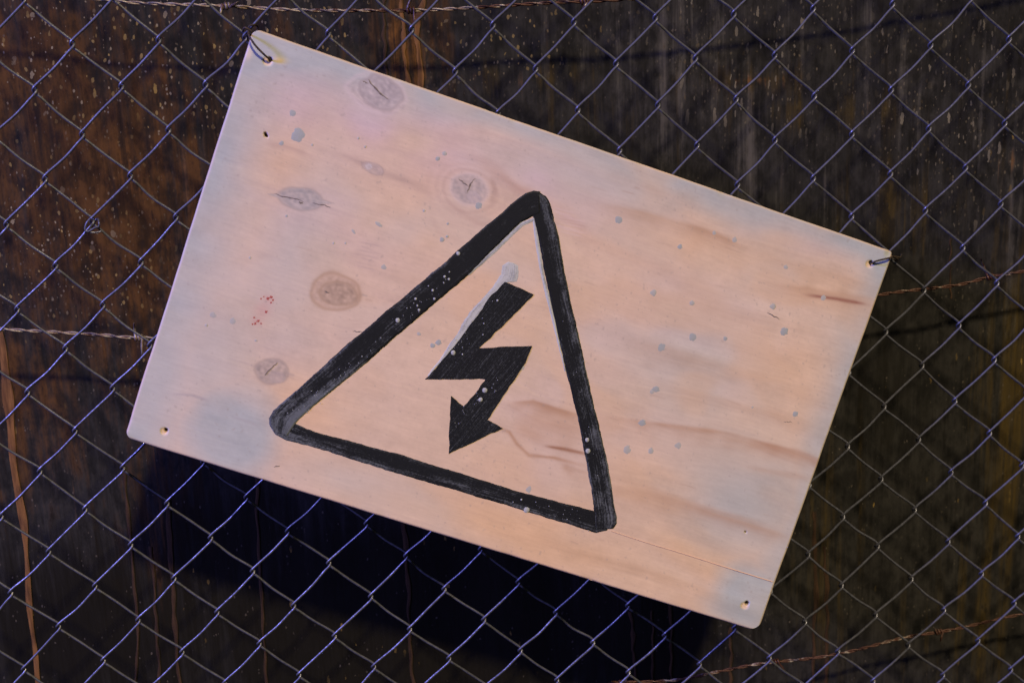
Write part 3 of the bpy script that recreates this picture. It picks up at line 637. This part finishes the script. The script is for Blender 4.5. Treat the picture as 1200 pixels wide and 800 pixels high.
for i, (x, y, r) in enumerate([(466, 375, 3.4), (537, 297, 3.0), (487, 350, 1.9), (491, 363, 1.9), (507, 340, 1.9), (509, 350, 1.9), (521, 324, 1.9), (526, 327, 1.8), (489, 358, 1.4), (502, 335, 1.0), (520, 331.5, 1.0), (526.5, 318.5, 1.1), (531, 413, 3.3), (583, 352, 1.5), (568, 457, 3.6), (563, 468, 3.1),
                               (688, 515, 3.2), (689, 528, 3.8), (617, 597, 4.2), (611, 585, 1.3), (542, 415, 1.1), (567, 379, 1.0), (566, 392, .9)]):
    put('paint_spot', SPW[i % 4], x, y, r, .00078)
for i, (x, y, r) in enumerate([(306, 350, 1.3), (309, 347.5, .9), (314, 349.5, 2.0), (318, 348, 2.0), (320, 351.5, 1.5), (317.5, 354.5, 1.4), (312, 365, 1.8), (298, 372, 1.3), (303, 376, 1.8), (299, 379, 1.7), (296, 379.5, 1.2), (306, 379, 1.2), (301, 376.5, 1.0)]):
    put('red_fleck', RDM[i % 4], x, y, r, .00015)
# pin-point spatter on the black paint: too fine to count
parts = []
def spat(n, poly, r0, r1):
    P = resample(np.array(poly, float), 200)
    for _ in range(n):
        c = P[rng.integers(200)]; x, y = c + rng.normal(0, 5.0, 2); r = rng.uniform(r0, r1) * PXM
        v, f = blob(int(rng.integers(1e6)), 8, .15); p = on_board([(x, y)])[0]
        parts.append((v * [r, .00076, r] + [p[0], 0, p[1]], f[:, ::-1]))
spat(34, [(345, 488), (420, 425)], .3, .8); spat(26, [(420, 420), (530, 325)], .3, .9); spat(22, [(530, 500), (590, 440)], .25, .7); spat(16, [(600, 585), (690, 610)], .25, .7); spat(14, [(660, 350), (705, 570)], .25, .6); spat(18, [(575, 350), (530, 415)], .25, .7)
v, f = join(parts); tag(mesh_obj('paint_spatter', v, f, M_SPOT, sign), kind='stuff')
def crack(pts, w, mat=M_CRACK):
    P = resample(catmull(np.c_[on_board(pts), np.zeros(len(pts))], 6), 24); t = np.linspace(0, 1, 24)
    T = np.gradient(P, axis=0); N = np.stack([-T[:, 1], T[:, 0]], 1); N /= np.linalg.norm(N, axis=1)[:, None]
    P[:, :2] += N * (.00022 * field((1, 24), 1.2, 0, int(pts[0][0]))[0])[:, None]
    ww = w * PXM * .5 * (np.sin(np.pi * t) ** .6 + .12) * (1 + .2 * field((1, 24), 1, 0, int(pts[0][1]))[0])
    Av = P[:, :2] + N * ww[:, None]; Bv = P[:, :2] - N * ww[:, None]
    Vv = np.vstack([np.stack([Av[:, 0], np.full(24, -.00010), Av[:, 1]], 1), np.stack([Bv[:, 0], np.full(24, -.00010), Bv[:, 1]], 1)])
    i = np.arange(23); Fq = np.stack([i, i + 1, i + 25, i + 24], -1)
    mesh_obj('crack', Vv, Fq, mat, sign)
for pts, w in (([(431, 93), (440, 104), (455, 117)], 1.3), ([(425, 95), (431, 98)], 1.0), ([(322, 227), (335, 231), (346, 233), (356, 237)], 1.0), ([(366, 238), (376, 240), (388, 243)], 1.0), ([(350, 237), (355, 238)], 1.5), ([(537, 210), (544, 215), (549, 219)], 1.1), ([(557, 209), (551, 217), (548, 226)], 1.5), ([(310, 440), (318, 431), (325, 424)], 1.2),
               ([(899, 366), (908, 371), (914, 374)], .9), ([(918, 494), (928, 494.5)], 1.0), ([(321, 546), (328, 546)], 1.0), ([(413, 388), (424, 389)], 1.0), ([(380, 341), (386, 343)], 1.1)):
    crack(pts, w)
# raised veneer seam near the bottom edge
S = np.c_[on_board([(716, 621.5), (760, 636), (800, 648), (850, 664), (905, 681)]), np.zeros(5)]; S = resample(catmull(S, 10), 60)
r1 = field((1, 60), 2, 0, 71)[0]; up = np.array([0, 0, 1.])
Pt = np.stack([S[:, 0], np.zeros(60), S[:, 1]], 1)
rows = [Pt + [0, .00005, .0005], Pt + [0, -.00048, .00005] + (r1 * .00006)[:, None] * np.array([0, 1, 1]), Pt + [0, -.0004, -.00035], Pt + [0, .00005, -.0006]]
i = np.arange(59); Fq = np.vstack([np.stack([i + 60 * k, i + 60 * (k + 1), i + 1 + 60 * (k + 1), i + 1 + 60 * k], -1) for k in range(3)])
mesh_obj('veneer_seam', np.vstack(rows), Fq, M_BOARD, sign, True, np.tile([[.66, .42, .28]], (240, 1)))

# ------------------------------------------------------------------ the wires that tie the sign
def bw(x, y, dy):
    p = on_board([(x, y)])[0]; return board_to_world([[p[0], dy, p[1]]])[0]
def tie(pts, rad, name, label, cat, group=None, n=10):
    P = catmull(np.array(pts), n); root = P[0].copy(); v, f = tube_geo(P - root, rad, 8)
    o = mesh_obj(name, v, f, M_TIE); o.location = root; return tag(o, label, cat, group)
kA = knot(4, 0); kB = knot(20, 6)
tie([bw(317, 70.5, .008), bw(317, 70.5, .002), bw(315.5, 69.5, -.0022), bw(309, 64, -.0046), bw(301, 56, -.0058), bw(295, 48, -.0050), bw(291.5, 41, -.001), kA + [.0035, -.0050, .0050], kA + [.0045, -.0046, .0088], kA + [.0085, -.004, .0098], kA + [.0108, .002, .0078],
     kA + [.0080, .0052, .0010], kA + [-.0010, .0040, .0030], kA + [.0005, -.0052, .0078], kA + [.0055, -.0058, .0050], kA + [.0075, -.0052, -.0005]], .00086,
    'tie_wire', 'dark wire looped through the upper left corner of the sign', 'wire tie', 'wires tying the sign to the fence')
tR = on_plane([(1046, 303)], 0)[0]
tie([bw(1020.5, 308.5, .008), bw(1020.5, 308.5, .002), bw(1021.5, 307.5, -.0020), bw(1026, 305.2, -.0036), bw(1034, 303.2, -.0038), bw(1042, 301.6, -.0026), bw(1047.5, 300.6, .002), tR + [.0030, -.005, .0000], tR + [.0040, .0045, -.0025], tR + [.0000, .0052, .0005],
     tR + [.0010, -.0050, .0028], tR + [.0048, -.0052, .0020], tR + [.0065, -.0045, .0045]], .00086,
    'tie_wire', 'short dark wire through the upper right corner of the sign', 'wire tie', 'wires tying the sign to the fence')
kC = knot(0, 4)
tie([kC + [-.0005, -.0036, .0030], kC + [-.0040, -.0046, -.0010], kC + [-.0058, -.0046, -.0062], kC + [-.0030, -.0052, -.0078], kC + [.0022, -.0052, -.0052], kC + [.0058, -.0050, -.0040], kC + [.0062, -.0044, -.0008], kC + [.0040, .0040, .0010], kC + [.0010, .0040, -.0020],
     kC + [-.0020, -.0040, -.0080], kC + [.0020, -.0046, -.0092], kC + [.0072, -.0040, -.0088]], .00085,
    'wire_scrap', 'small bent scrap of wire twisted round a fence joint left of the sign', 'wire scrap').data.materials[0] = M_FENCE
